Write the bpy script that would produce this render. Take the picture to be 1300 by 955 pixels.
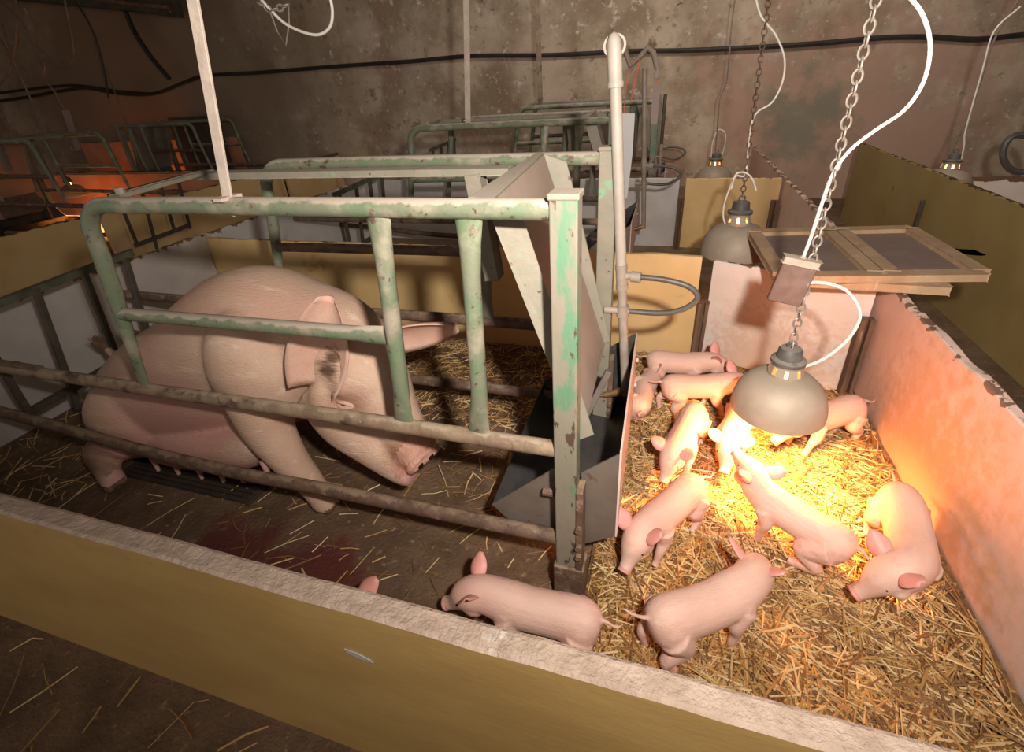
import bpy, bmesh, math, random
import numpy as np
from mathutils import Vector, Matrix, Euler, noise as mnoise
random.seed(7)
scene = bpy.context.scene
for o in list(bpy.data.objects): bpy.data.objects.remove(o)
COL = scene.collection
PI = math.pi

# ------------------------------------------------------------------ camera
CAM_H = 1.30
FPX = 616.38
_y, _p, _r = [math.radians(a) for a in (-18.658, 27.803, -3.697)]
_Rz = np.array([[math.cos(_y), -math.sin(_y), 0], [math.sin(_y), math.cos(_y), 0], [0, 0, 1]])
_B = np.array([[1, 0, 0], [0, 0, -1], [0, 1, 0.]])
_Rx = np.array([[1, 0, 0], [0, math.cos(_p), -math.sin(_p)], [0, math.sin(_p), math.cos(_p)]])
_Rr = np.array([[math.cos(_r), -math.sin(_r), 0], [math.sin(_r), math.cos(_r), 0], [0, 0, 1]])
CR = _Rr @ _Rx @ _B @ _Rz
cam_d = bpy.data.cameras.new('camera')
cam = bpy.data.objects.new('camera', cam_d); COL.objects.link(cam)
M = Matrix(((CR[0][0], -CR[1][0], -CR[2][0]), (CR[0][1], -CR[1][1], -CR[2][1]), (CR[0][2], -CR[1][2], -CR[2][2])))
cam.matrix_world = Matrix.Translation((0, 0, CAM_H)) @ M.to_4x4()
cam_d.sensor_fit = 'HORIZONTAL'; cam_d.sensor_width = 36.0
cam_d.lens = FPX / 1300 * 36.0
cam_d.shift_y = -45.5 / 1300
cam_d.clip_start = 0.02
scene.camera = cam

def A(px, py, y):
    """point at depth plane y seen at a photo pixel"""
    d = CR.T @ np.array([(px - 650) / FPX, (py - 432) / FPX, 1.])
    return Vector(np.array([0, 0, CAM_H]) + d * (y / d[1]))

# ------------------------------------------------------------------ world, flash, exposure
w = bpy.data.worlds.new('barn_air'); scene.world = w; w.use_nodes = True
bg = w.node_tree.nodes['Background']; bg.inputs[0].default_value = (1.0, 0.86, 0.72, 1); bg.inputs[1].default_value = 0.40
scene.view_settings.view_transform = 'Standard'
scene.view_settings.look = 'None'
scene.view_settings.gamma = 1.0
scene.view_settings.use_curve_mapping = False
scene.view_settings.exposure = 0.08

def spot(name, loc, target, energy, col, size, blend=1.0, radius=.03):
    l = bpy.data.lights.new(name, 'SPOT'); l.energy = energy; l.color = col
    l.spot_size = size; l.spot_blend = blend; l.shadow_soft_size = radius
    o = bpy.data.objects.new(name, l); COL.objects.link(o); o.location = loc
    d = Vector(target) - Vector(loc); o.rotation_euler = d.to_track_quat('-Z', 'Y').to_euler()
    return o
spot('camera_flash', (.20, .02, 1.50), (.0, 5.0, 1.05), 215, (1.0, .90, .80), math.radians(165), 1.0, .035)

al = bpy.data.lights.new('back_wall_fill_light', 'AREA'); al.shape = 'RECTANGLE'; al.size = 3.0; al.size_y = .35; al.energy = 42; al.color = (1.0, .88, .76)  # added fill light, no real fitting, brightens the back wall and far pens
ao = bpy.data.objects.new('back_wall_fill_light', al); COL.objects.link(ao); ao.location = (.2, 3.6, 2.9)
ao.rotation_euler = (Vector((.3, 6.1, .9)) - ao.location).to_track_quat('-Z', 'Y').to_euler()

# ------------------------------------------------------------------ materials
def mat(name, c1, c2=None, scale=6, rough=.7, bump=.0, bscale=60, stretch=(1, 1, 1), metal=0.0, sss=0.0,
        spots=None, top=None, dust=None, detail=6, emit=None, blobs=()):
    m = bpy.data.materials.new(name); m.use_nodes = True
    nt = m.node_tree; N = nt.nodes; L = nt.links
    bs = N['Principled BSDF']; bs.inputs['Roughness'].default_value = rough; bs.inputs['Metallic'].default_value = metal
    tc = N.new('ShaderNodeTexCoord'); mp = N.new('ShaderNodeMapping'); mp.inputs['Scale'].default_value = stretch
    L.new(tc.outputs['Object'], mp.inputs[0])
    def noise(sc, det=6, src=None):
        n = N.new('ShaderNodeTexNoise'); n.inputs['Scale'].default_value = sc; n.inputs['Detail'].default_value = det
        n.inputs['Roughness'].default_value = .6
        L.new(src or mp.outputs[0], n.inputs['Vector']); return n.outputs['Fac']
    def ramp(x, a, b):
        r = N.new('ShaderNodeMapRange'); r.interpolation_type = 'SMOOTHSTEP'
        r.inputs[1].default_value = a; r.inputs[2].default_value = b; L.new(x, r.inputs[0]); return r.outputs[0]
    def mix(f, a, b):
        x = N.new('ShaderNodeMix'); x.data_type = 'RGBA'; L.new(f, x.inputs[0])
        for v, i in ((a, 6), (b, 7)):
            if isinstance(v, tuple): x.inputs[i].default_value = (*v, 1)
            else: L.new(v, x.inputs[i])
        return x.outputs[2]
    def math_(op, a, b):
        x = N.new('ShaderNodeMath'); x.operation = op
        for v, i in ((a, 0), (b, 1)):
            if isinstance(v, (int, float)): x.inputs[i].default_value = v
            else: L.new(v, x.inputs[i])
        return x.outputs[0]
    col = mix(ramp(noise(scale, detail), .35, .65), c1, c2 or c1)
    sep = N.new('ShaderNodeSeparateXYZ'); L.new(tc.outputs['Object'], sep.inputs[0])
    for s in (spots or []):           # (colour, scale, threshold low, high)
        col = mix(ramp(noise(s[1], 5), s[2], s[3]), col, s[0])
    for (bc, cx, cy, cz, rad, sc) in blobs:      # a stain or painted-in shade with its own ragged outline round a point
        vd = N.new('ShaderNodeVectorMath'); vd.operation = 'DISTANCE'; L.new(tc.outputs['Object'], vd.inputs[0]); vd.inputs[1].default_value = (cx, cy, cz)
        k = math_('ADD', math_('DIVIDE', vd.outputs['Value'], rad), math_('MULTIPLY', math_('SUBTRACT', noise(sc, 6), .5), 3.0))
        col = mix(ramp(k, 1.3, .4), col, bc)
    if top:                           # (colour, z of the edge, depth) chipped edge along the top
        k = math_('ADD', math_('MULTIPLY', math_('SUBTRACT', sep.outputs[2], top[1] - top[2]), 1 / top[2]),
                  math_('MULTIPLY', math_('SUBTRACT', noise(16, 5), .5), 4.2))
        col = mix(ramp(k, .95, 1.05), col, top[0])
    if dust:                          # settled dust on upward faces
        g = N.new('ShaderNodeNewGeometry'); sn = N.new('ShaderNodeSeparateXYZ'); L.new(g.outputs['Normal'], sn.inputs[0])
        k = math_('ADD', sn.outputs[2], math_('MULTIPLY', math_('SUBTRACT', noise(22, 5), .5), 1.6))
        col = mix(ramp(k, dust[1], dust[1] + .35), col, dust[0])
    L.new(col, bs.inputs['Base Color'])
    if sss:
        bs.inputs['Subsurface Weight'].default_value = sss; bs.inputs['Subsurface Radius'].default_value = (.012, .005, .003)
        bs.inputs['Subsurface Scale'].default_value = .6
    if bump:
        b = N.new('ShaderNodeBump'); b.inputs['Strength'].default_value = bump; b.inputs['Distance'].default_value = .01
        L.new(noise(bscale, 6), b.inputs['Height']); L.new(b.outputs[0], bs.inputs['Normal'])
    if emit:
        bs.inputs['Emission Color'].default_value = (*emit[0], 1); bs.inputs['Emission Strength'].default_value = emit[1]
    return m

DIRT = (.16, .085, .045)
MT = {}
MT['wall'] = mat('stained_concrete_wall', (.57, .465, .35), (.30, .225, .155), 1.6, .92, .6, 14,
                 spots=[((.66, .54, .44), 2.3, .50, .80), ((.24, .165, .105), .9, .48, .80), ((.42, .26, .18), 1.6, .54, .85), ((.26, .18, .11), 3.4, .56, .80), ((.22, .155, .10), 5, .60, .72), ((.70, .60, .52), 9, .60, .72), ((.24, .17, .11), 13, .58, .70), ((.62, .50, .40), 26, .58, .72), ((.20, .14, .09), 40, .64, .74)],
                 blobs=[((.48, .31, .235), 1.6, 6.15, .5, 1.3, 4), ((.27, .24, .18), 1.25, 6.15, .75, .40, 5), ((.27, .19, .13), -7.5, 6.15, 1.6, 3.2, .8)])  # last blob paints the flash falloff at far left into the wall colour
MT['ceiling'] = mat('grimy_ceiling', (.10, .085, .07), (.06, .05, .04), 2, .9)
MT['floor'] = mat('dirty_pen_floor', (.19, .12, .07), (.12, .07, .038), 7, .8, .9, 70,
                  spots=[((.30, .21, .12), 34, .58, .70), ((.07, .038, .022), 3.2, .60, .74)],
                  blobs=[((.13, .028, .02), -.95, .66, 0, .22, 7), ((.13, .03, .022), -1.28, .76, 0, .13, 9), ])
MT['yellow'] = mat('yellow_painted_board', (.75, .53, .25), (.68, .46, .20), 3, .55, .08, 30, spots=[((.45, .26, .09), 6, .62, .8)], top=(DIRT, .56, .012))
MT['front_yellow'] = mat('front_yellow_board', (.50, .33, .12), (.44, .28, .10), 3, .5, .1, 30, stretch=(1, 1, 3),
                         spots=[((.40, .25, .10), 9, .6, .8)])
MT['concrete_cap'] = mat('rough_concrete_cap', (.60, .46, .37), (.48, .36, .28), 30, .9, .9, 90, spots=[((.78, .66, .56), 14, .6, .72)])
MT['green_board'] = mat('olive_painted_board', (.36, .265, .10), (.31, .22, .08), 2.5, .6, .1, 30, spots=[((.14, .09, .03), 12, .68, .75)], top=((.06, .04, .02), .67, .012))
MT['pink'] = mat('worn_white_partition', (.72, .55, .48), (.66, .46, .38), 3.0, .6, .15, 22,
                 spots=[((.64, .43, .32), 4.5, .50, .95), ((.60, .40, .28), 40, .60, .9), ((.25, .12, .07), 26, .74, .79)], top=((.20, .11, .075), .55, .035),
                 blobs=[((.60, .38, .24), .82, 1.45, .05, .45, 22)])
MT['white'] = mat('scuffed_white_board', (.74, .66, .60), (.68, .58, .51), 4, .6, .1, 30,
                  spots=[((.45, .30, .20), 18, .66, .76)], top=(DIRT, .535, .015), blobs=[((.66, .49, .38), .5, 2.18, .06, .30, 40)])
MT['white_grey'] = mat('dull_white_board', (.58, .55, .53), (.50, .47, .44), 4, .65, .1, 30, spots=[((.35, .30, .25), 18, .68, .78)], top=((.22, .12, .06), .575, .03))
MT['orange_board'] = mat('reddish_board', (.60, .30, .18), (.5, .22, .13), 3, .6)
MT['green'] = mat('green_painted_tube', (.125, .175, .10), (.165, .175, .12), 14, .5, .15, 80,
                  spots=[((.10, .06, .04), 30, .60, .66), ((.30, .27, .20), 8, .50, .68), ((.09, .055, .035), 55, .64, .70)], dust=((.38, .325, .265), .40))
MT['beige'] = mat('dusty_pale_green_steel', (.245, .22, .17), (.205, .195, .145), 12, .6, .15, 80,
                  spots=[((.19, .31, .19), 9, .58, .66), ((.10, .06, .04), 38, .64, .69)], dust=((.36, .305, .25), .55))
MT['post'] = mat('chipped_post_paint', (.225, .195, .155), (.195, .18, .135), 9, .55, .15, 80, stretch=(1, 1, .35),
                 spots=[((.10, .20, .12), 15, .53, .62), ((.08, .05, .035), 40, .60, .65), ((.14, .09, .06), 7, .66, .74)])
MT['rust'] = mat('grimy_rusty_tube', (.17, .105, .07), (.10, .06, .042), 18, .6, .4, 80,
                 spots=[((.30, .21, .15), 22, .56, .70)], dust=((.26, .185, .125), .7))
MT['midrust'] = mat('worn_brown_rail', (.27, .20, .13), (.19, .13, .085), 14, .55, .3, 80,
                    spots=[((.09, .055, .04), 12, .55, .68), ((.45, .38, .29), 26, .64, .72)], dust=((.36, .28, .20), .75))
MT['plate'] = mat('dusty_chute_steel', (.31, .245, .20), (.27, .21, .17), 6, .6, .08, 60, spots=[((.28, .2, .15), 18, .66, .75)])
MT['black_steel'] = mat('dark_trough_steel', (.055, .055, .06), (.10, .09, .08), 7, .42, .08, 30, metal=.35, spots=[((.20, .15, .10), 9, .62, .74)])
MT['grey_steel'] = mat('grey_brown_trough_plate', (.20, .165, .135), (.15, .12, .10), 7, .5, .1, 40, metal=.25, spots=[((.11, .07, .05), 13, .6, .7)])
MT['dark'] = mat('dark_grimy_steel', (.055, .045, .035), (.09, .075, .055), 12, .6, .2, 60)
MT['darkgreen'] = mat('dull_dark_green_tube', (.10, .12, .07), (.06, .055, .04), 12, .6, .2, 60, dust=((.16, .14, .10), .7))
MT['strap'] = mat('pale_flat_iron', (.56, .47, .40), (.46, .38, .32), 25, .7, .2, 90)
MT['pvc'] = mat('dusty_white_pipe', (.41, .365, .31), (.35, .31, .265), 8, .5, .05, 40)
MT['pipe_grey'] = mat('grimy_grey_pipe', (.33, .28, .23), (.25, .21, .17), 12, .55, .1, 50)
MT['hose'] = mat('black_hose', (.07, .065, .06), (.10, .09, .08), 12, .45)
MT['brass'] = mat('worn_brass', (.45, .28, .12), (.30, .19, .09), 20, .4, metal=.7)
MT['cable_w'] = mat('white_cable', (.82, .79, .72), (.74, .70, .62), 14, .45)
MT['cable_d'] = mat('dusty_brown_cord', (.26, .19, .14), (.18, .13, .10), 12, .7)
MT['cable_b'] = mat('black_wall_cable', (.022, .02, .018), (.04, .035, .03), 9, .5)
MT['chain'] = mat('dull_steel_chain', (.42, .36, .31), (.30, .25, .21), 30, .5, metal=.5)
MT['lamp'] = mat('dusty_aluminium_shade', (.42, .345, .265), (.34, .28, .215), 7, .6, .05, 60, metal=.12, spots=[((.44, .40, .34), 14, .60, .75)])
MT['lamp_in'] = mat('inner_reflector', (.7, .62, .5), None, 5, .4, metal=.3)
MT['bakelite'] = mat('dark_lampholder', (.075, .068, .06), (.12, .11, .10), 20, .6, dust=((.22, .20, .17), .6))
MT['bulb'] = mat('glowing_heat_bulb', (1, .5, .25), None, 5, .4, emit=((1.0, .38, .10), 14.0))
MT['box'] = mat('brown_hardboard_block', (.15, .085, .065), (.20, .12, .095), 30, .7, .2, 90)
MT['box_top'] = mat('pale_block_end', (.36, .30, .24), (.42, .34, .27), 30, .7)
MT['lidwood'] = mat('weathered_lath', (.52, .36, .22), (.43, .28, .165), 9, .75, .2, 50, stretch=(1, 1, 1), spots=[((.62, .46, .34), 22, .62, .7)])
MT['lidpanel'] = mat('grey_hardboard_panel', (.27, .19, .155), (.23, .16, .13), 8, .7, .05, 80)
MT['post_wood'] = mat('dark_grooved_post', (.11, .06, .035), (.17, .10, .06), 18, .8, .6, 50, stretch=(1, 1, .25), spots=[((.30, .2, .13), 26, .62, .7)])
MT['skin'] = mat('sow_skin', (.62, .435, .325), (.55, .37, .27), 6, .6, .5, 230, stretch=(.16, 1, 1), sss=.12,
                 spots=[((.62, .36, .28), 3.0, .55, .75), ((.70, .54, .43), 26, .56, .74), ((.36, .22, .14), 9, .66, .80)],
                 blobs=[((.60, .33, .28), -1.62, 1.0, .2, .33, 4), ((.24, .14, .085), -2.05, .92, .03, .13, 9), ((.42, .23, .17), -.88, 1.0, .47, .07, 9), ((.11, .06, .035), -.930, 1.02, .575, .040, 45), ((.13, .07, .04), -.915, 1.03, .615, .030, 45), ((.36, .18, .11), -.70, 1.0, .31, .075, 14)])
MT['skin_pink'] = mat('sow_pink_skin', (.62, .36, .33), (.56, .31, .28), 12, .5, .1, 100, sss=.12)
MT['skin_ear'] = mat('sow_ear_skin', (.62, .43, .34), (.60, .36, .28), 12, .55, .3, 160, sss=.15, blobs=[((.11, .06, .035), -.930, 1.02, .575, .040, 45), ((.13, .07, .04), -.915, 1.03, .615, .030, 45)])
MT['snout'] = mat('sow_snout_skin', (.45, .235, .165), (.55, .30, .23), 26, .45, .6, 90, sss=.1)
MT['piglet'] = mat('piglet_skin', (.74, .51, .425), (.68, .43, .35), 11, .55, .28, 260, stretch=(.3, 1, 1), sss=.12, spots=[((.64, .34, .26), 14, .56, .72), ((.78, .56, .47), 30, .60, .75), ((.42, .26, .18), 26, .70, .80)])
MT['piglet_pink'] = mat('piglet_ear_skin', (.74, .36, .31), (.68, .30, .26), 14, .5, .05, 90, sss=.2)
MT['eye'] = mat('dark_eye', (.012, .009, .008), None, 5, .12)
MT['hoof'] = mat('brown_hoof', (.22, .13, .085), (.14, .08, .05), 16, .6)
MT['straw'] = [mat('straw_gold', (.52, .32, .115), (.43, .245, .075), 20, .6), mat('straw_pale', (.74, .57, .31), (.62, .44, .20), 20, .5),
               mat('straw_brown', (.27, .14, .05), (.20, .10, .035), 20, .7)]
MT['straw_base'] = mat('matted_straw', (.24, .125, .045), (.12, .06, .024), 34, .85, 1.0, 75, spots=[((.48, .30, .11), 55, .56, .66)])  # base colour darkened to carry the shade in gaps between stalks
MT['card'] = mat('white_record_card', (.82, .82, .84), (.78, .78, .80), 4, .6)
MT['card_d'] = mat('dusty_record_card', (.36, .29, .27), (.30, .24, .22), 4, .7)
MT['twine'] = mat('orange_twine', (.70, .22, .12), (.6, .18, .10), 30, .7)
MT['bristle'] = mat('brown_tail_bristle', (.20, .11, .06), (.13, .07, .04), 40, .9)
MT['purple'] = mat('purple_spray', (.03, .015, .10), (.05, .03, .13), 20, .6)
MT['scrape'] = mat('bare_grey_scrape', (.42, .40, .38), None, 20, .8)
MT['grate'] = mat('black_slats', (.035, .028, .022), (.06, .045, .03), 12, .6, .3, 40)

# ------------------------------------------------------------------ helpers
def link(name, me, parent=None):
    o = bpy.data.objects.new(name, me); COL.objects.link(o)
    if parent: o.parent = parent
    return o
def tag(o, label, cat, group=None, kind=None):
    if label: o['label'] = label
    if cat: o['category'] = cat
    if group: o['group'] = group
    if kind: o['kind'] = kind
    return o
def empty(name, loc, label, cat, group=None):
    o = bpy.data.objects.new(name, None); COL.objects.link(o); o.location = loc; o.empty_display_size = .05
    bpy.context.view_layer.update()
    return tag(o, label, cat, group)
def fin(name, bm, mats, parent=None, smooth=True, recenter=False):
    me = bpy.data.meshes.new(name); bm.normal_update(); bm.to_mesh(me); bm.free()
    for m in (mats if isinstance(mats, (list, tuple)) else [mats]): me.materials.append(m)
    if smooth:
        me.polygons.foreach_set('use_smooth', [True] * len(me.polygons))
        try: me.set_sharp_from_angle(angle=math.radians(38))
        except Exception: pass
    o = link(name, me, parent)
    if parent:      # meshes are modelled in world coordinates; the parent sits at its base
        o.matrix_parent_inverse = Matrix.Translation(-Vector(parent.location))
    return o
def cr(pts, n=6):
    """Catmull-Rom through tuples of any length"""
    P = [np.array(p, float) for p in pts]; P = [2 * P[0] - P[1]] + P + [2 * P[-1] - P[-2]]
    out = []
    for i in range(1, len(P) - 2):
        p0, p1, p2, p3 = P[i - 1:i + 3]
        for k in range(n):
            t = k / n
            out.append(.5 * (2 * p1 + (p2 - p0) * t + (2 * p0 - 5 * p1 + 4 * p2 - p3) * t * t + (3 * p1 - p0 - 3 * p2 + p3) * t ** 3))
    out.append(P[-2]); return out
def tube(bm, pts, r, n=10, mi=0, cap=True, up=None, closed=False):
    """sweep an ellipse along pts; r = number, (ra,rb) or list of them. ra is along the sideways axis"""
    P = [Vector(p[:3]) for p in pts]; K = len(P)
    R = r if isinstance(r, list) else [r] * K
    R = [x if isinstance(x, (tuple, list)) else (x, x) for x in R]
    rings = []; prev = None
    for i in range(K):
        a = P[(i - 1) % K] if (closed or i > 0) else P[i]; b = P[(i + 1) % K] if (closed or i < K - 1) else P[i]
        t = (b - a).normalized()
        if up is not None:
            s = t.cross(Vector(up))
            s = s.normalized() if s.length > 1e-4 else prev
        elif prev is None:
            s = t.cross(Vector((0, 0, 1)) if abs(t.z) < .9 else Vector((0, 1, 0))).normalized()
        else:
            s = (prev - t * prev.dot(t)).normalized()
        prev = s; u = s.cross(t)
        rings.append([bm.verts.new(P[i] + s * R[i][0] * math.cos(2 * PI * k / n) + u * R[i][1] * math.sin(2 * PI * k / n)) for k in range(n)])
    for i in range(K if closed else K - 1):
        A_, B_ = rings[i], rings[(i + 1) % K]
        for k in range(n):
            f = bm.faces.new((A_[k], A_[(k + 1) % n], B_[(k + 1) % n], B_[k])); f.material_index = mi
    if cap and not closed:
        f = bm.faces.new(list(reversed(rings[0]))); f.material_index = mi
        f = bm.faces.new(rings[-1]); f.material_index = mi
    return rings
def box(bm, x0, x1, y0, y1, z0, z1, bev=0.0, mi=0):
    r = bmesh.ops.create_cube(bm, size=1.0); vs = r['verts']
    for v in vs: v.co = Vector((x0 + (v.co.x + .5) * (x1 - x0), y0 + (v.co.y + .5) * (y1 - y0), z0 + (v.co.z + .5) * (z1 - z0)))
    fs = {f for v in vs for f in v.link_faces}
    for f in fs: f.material_index = mi
    if bev:
        es = list({e for v in vs for e in v.link_edges})
        bmesh.ops.bevel(bm, geom=es, offset=bev, segments=2, profile=.5, affect='EDGES', material=-1)
    return vs
def bar(bm, p, q, w, h, up=(0, 0, 1), bev=.002, mi=0):
    """rectangular bar from p to q"""
    p, q = Vector(p), Vector(q); t = (q - p).normalized(); s = t.cross(Vector(up)).normalized(); u = s.cross(t)
    vs = box(bm, 0, (q - p).length, -w / 2, w / 2, -h / 2, h / 2, 0, mi)
    Mx = Matrix((t, s, u)).transposed().to_4x4(); Mx.translation = p
    for v in vs: v.co = Mx @ v.co
    if bev:
        es = list({e for v in vs for e in v.link_edges})
        bmesh.ops.bevel(bm, geom=es, offset=bev, segments=1, affect='EDGES')
def sheet(bm, poly, thick, n=None, mi=0):
    """a polygon of metal or card with real thickness"""
    V = [Vector(p) for p in poly]
    nn = (V[1] - V[0]).cross(V[2] - V[0]).normalized() if n is None else Vector(n)
    a = [bm.verts.new(v + nn * thick / 2) for v in V]; b = [bm.verts.new(v - nn * thick / 2) for v in V]
    k = len(V); fs = [bm.faces.new(a), bm.faces.new(list(reversed(b)))]
    for i in range(k): fs.append(bm.faces.new((a[i], b[i], b[(i + 1) % k], a[(i + 1) % k])))
    for f in fs: f.material_index = mi
def lathe(bm, prof, c, n=32, mi=0, closed=False, axis=None):
    """revolve (r,z) profile about the vertical through c"""
    Mx = axis.to_matrix().to_4x4() if axis else Matrix.Identity(4)
    rings = [[bm.verts.new(Vector(c) + Mx @ Vector((r * math.cos(2 * PI * k / n), r * math.sin(2 * PI * k / n), z))) for k in range(n)] for r, z in prof]
    m = len(prof)
    for i in range(m if closed else m - 1):
        a, b = rings[i], rings[(i + 1) % m]
        for k in range(n):
            f = bm.faces.new((a[k], a[(k + 1) % n], b[(k + 1) % n], b[k])); f.material_index = mi
    return rings
def board(name, p, q, z0, z1, thick, m, label, jag=.006, cat='partition', group=None, parent=None, cap=None, gap=0):
    """an upright pen board from p to q (x,y) with a slightly ragged top edge"""
    bm = bmesh.new(); p = Vector((*p, 0)); q = Vector((*q, 0)); t = (q - p); Ln = t.length; t.normalize(); nrm = Vector((-t.y, t.x, 0))
    N_ = max(6, int(Ln / .035)); rows = []
    for i in range(N_ + 1):
        s = Ln * i / N_; pt = p + t * s
        zt = z1 + (mnoise.noise(Vector((pt.x * 9, pt.y * 9, z1 * 7))) + .6 * mnoise.noise(Vector((pt.x * 31, pt.y * 31, 3)))) * jag
        rows.append([bm.verts.new(pt + nrm * (sg * thick / 2) + Vector((0, 0, z))) for sg, z in ((-1, z0), (-1, zt - .004), (-.7, zt), (.7, zt), (1, zt - .004), (1, z0))])
    for a, b in zip(rows, rows[1:]):
        for k in range(6):
            f = bm.faces.new((a[k], b[k], b[(k + 1) % 6], a[(k + 1) % 6]))
            if cap is not None and k in (1, 2, 3): f.material_index = 1
    bm.faces.new(rows[0]); bm.faces.new(list(reversed(rows[-1])))
    bmesh.ops.recalc_face_normals(bm, faces=bm.faces)
    o = fin(name, bm, [m] + ([cap] if cap is not None else []), parent, smooth=False)
    if label: tag(o, label, cat, group)
    return o
def dup(root, name, delta, label, cat, group=None, rotz=0.0, pivot=None):
    r = root.copy(); COL.objects.link(r); r['label'] = label; r['category'] = cat
    if group: r['group'] = group
    r.location = Vector(root.location) + Vector(delta); r.rotation_euler = (0, 0, rotz)
    def rec(src, dst):
        for ch in [c for c in src.children]:
            c = ch.copy(); COL.objects.link(c); c.parent = dst; c.matrix_parent_inverse = ch.matrix_parent_inverse.copy()
            rec(ch, c)
    rec(root, r)
    return r
def organic(name, bm, voxel, smooth_it, keep=None):
    """fuse overlapping volumes into one continuous skin; returns a mesh"""
    me = bpy.data.meshes.new(name); bm.to_mesh(me); bm.free()
    o = bpy.data.objects.new('tmp', me); COL.objects.link(o)
    r = o.modifiers.new('r', 'REMESH'); r.mode = 'VOXEL'; r.voxel_size = voxel
    s = o.modifiers.new('s', 'SMOOTH'); s.factor = .5; s.iterations = smooth_it
    dg = bpy.context.evaluated_depsgraph_get(); dg.update()
    res = bpy.data.meshes.new_from_object(o.evaluated_get(dg))
    bpy.data.objects.remove(o); bpy.data.meshes.remove(me)
    return res

# ------------------------------------------------------------------ structure
def struct(name, bm, m, smooth=False):
    o = fin(name, bm, m, None, smooth); o['kind'] = 'structure'; return o
bm = bmesh.new(); box(bm, -11.5, 4.5, -1.2, 6.25, -.12, 0); struct('floor', bm, MT['floor'])
bm = bmesh.new()
nx, nz = 160, 28
g = [[bm.verts.new((-11.5 + 16 * i / nx, 6.15 + .018 * mnoise.noise(Vector((i * .23, j * .3, 0))), 3.0 * j / nz)) for j in range(nz + 1)] for i in range(nx + 1)]
bk = [[bm.verts.new((-11.5 + 16 * i, 6.4, 3.0 * j)) for j in (0, 1)] for i in (0, 1)]
for i in range(nx):
    for j in range(nz): bm.faces.new((g[i][j], g[i + 1][j], g[i + 1][j + 1], g[i][j + 1]))
bm.faces.new((bk[0][0], bk[0][1], bk[1][1], bk[1][0]))
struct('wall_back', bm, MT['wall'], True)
bm = bmesh.new(); box(bm, -11.5, 4.5, -1.2, 6.4, 3.0, 3.1); struct('ceiling', bm, MT['ceiling'])
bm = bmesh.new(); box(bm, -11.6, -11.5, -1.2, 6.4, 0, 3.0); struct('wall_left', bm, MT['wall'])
bm = bmesh.new(); box(bm, 4.5, 4.6, -1.2, 6.4, 0, 3.0); struct('wall_right', bm, MT['wall'])

# ------------------------------------------------------------------ pen boards
PB = 'pen partition boards'
fb = board('partition_board', (-2.9, .41), (.86, .41), 0, .54, .045, MT['front_yellow'], 'yellow front pen board with a rough pale concrete edge on top, nearest the camera', jag=.004, cap=MT['concrete_cap'])
bm = bmesh.new()
sheet(bm, [A(437, 824, .386), A(452, 829, .386), A(470, 838, .386), A(474, 842, .386), A(455, 836, .386), A(440, 828, .386)], .002, (0, -1, 0))
o = fin('paint_scrape', bm, MT['scrape'], fb, False); o['label'] = 'bare grey scrape in the yellow paint'
board('partition_board', (-2.75, 2.3), (.17, 2.3), 0, .555, .03, MT['yellow'], 'long yellow board behind the crate that holds the sow')
board('partition_board', (.835, .39), (.835, 6.13), 0, .55, .03, MT['pink'], 'long pinkish white side partition with chipped top edge along the right of the straw', jag=.012)
board('partition_board', (.225, 2.3), (.80, 2.07), 0, .535, .02, MT['white'], 'white board with brown spatter closing the straw corner behind the hanging lamp', jag=.004)
board('partition_board', (-2.76, .4), (-2.76, 2.28), 0, .58, .025, MT['white_grey'], 'dull white end board behind the rear bars of the sow crate', jag=.012)
board('partition_board', (-2.76, 2.32), (-2.76, 4.2), 0, .58, .025, MT['white_grey'], 'white end board at the rear of the second crate', jag=.006)
board('partition_board', (-2.75, 4.24), (.07, 4.24), 0, .56, .03, MT['white_grey'], 'dull white board behind the second green crate', jag=.006)
board('partition_board', (.12, 4.22), (.80, 4.22), 0, .56, .02, MT['yellow'], 'small yellow board with notched top behind the farther hanging lamp', jag=.006)
board('partition_board', (-4.42, .2), (-4.42, 2.75), 0, .56, .03, MT['yellow'], 'yellow board with ragged top at the left across the gangway', jag=.02)
board('partition_board', (-4.42, 2.8), (-4.42, 4.85), 0, .56, .03, MT['yellow'], 'yellow gangway board next to the dark barred hurdle at left', jag=.01)
board('partition_board', (-8.2, 4.92), (-4.4, 4.92), 0, .57, .03, MT['yellow'], 'long yellow board across the gangway below the far left crate', jag=.006)
board('partition_board', (-4.42, 5.0), (-4.42, 6.1), 0, .60, .03, MT['yellow'], 'short yellow board by the back wall at the end of the gangway', jag=.01)
gb = board('partition_board', (1.565, .6), (1.565, 3.748), 0, .672, .025, MT['green_board'], 'near olive painted board across the right gangway with a purple spray mark', jag=.004)
bm = bmesh.new()
sheet(bm, [A(1192, 313, 3.36), A(1215, 316, 3.2), A(1238, 317, 3.06), A(1254, 324, 2.94), A(1245, 325, 2.98), A(1222, 323, 3.12), A(1200, 320, 3.3)], .002)
for v in bm.verts: v.co.x = 1.5515 + (v.co.x - 1.55) * .0 + (.001 if v.index % 2 else -.001)
o = fin('spray_mark', bm, MT['purple'], gb, False); o['label'] = 'purple spray mark on the olive paint'
board('partition_board', (1.565, 3.75), (1.565, 5.25), 0, .672, .025, MT['green_board'], 'far olive painted board at the back end of the right gangway', jag=.004)
board('partition_board', (1.60, 4.2), (4.4, 4.2), 0, .56, .03, MT['white'], 'white board seen over the olive boards at the far right', jag=.006, cap=MT['post_wood'])
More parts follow.
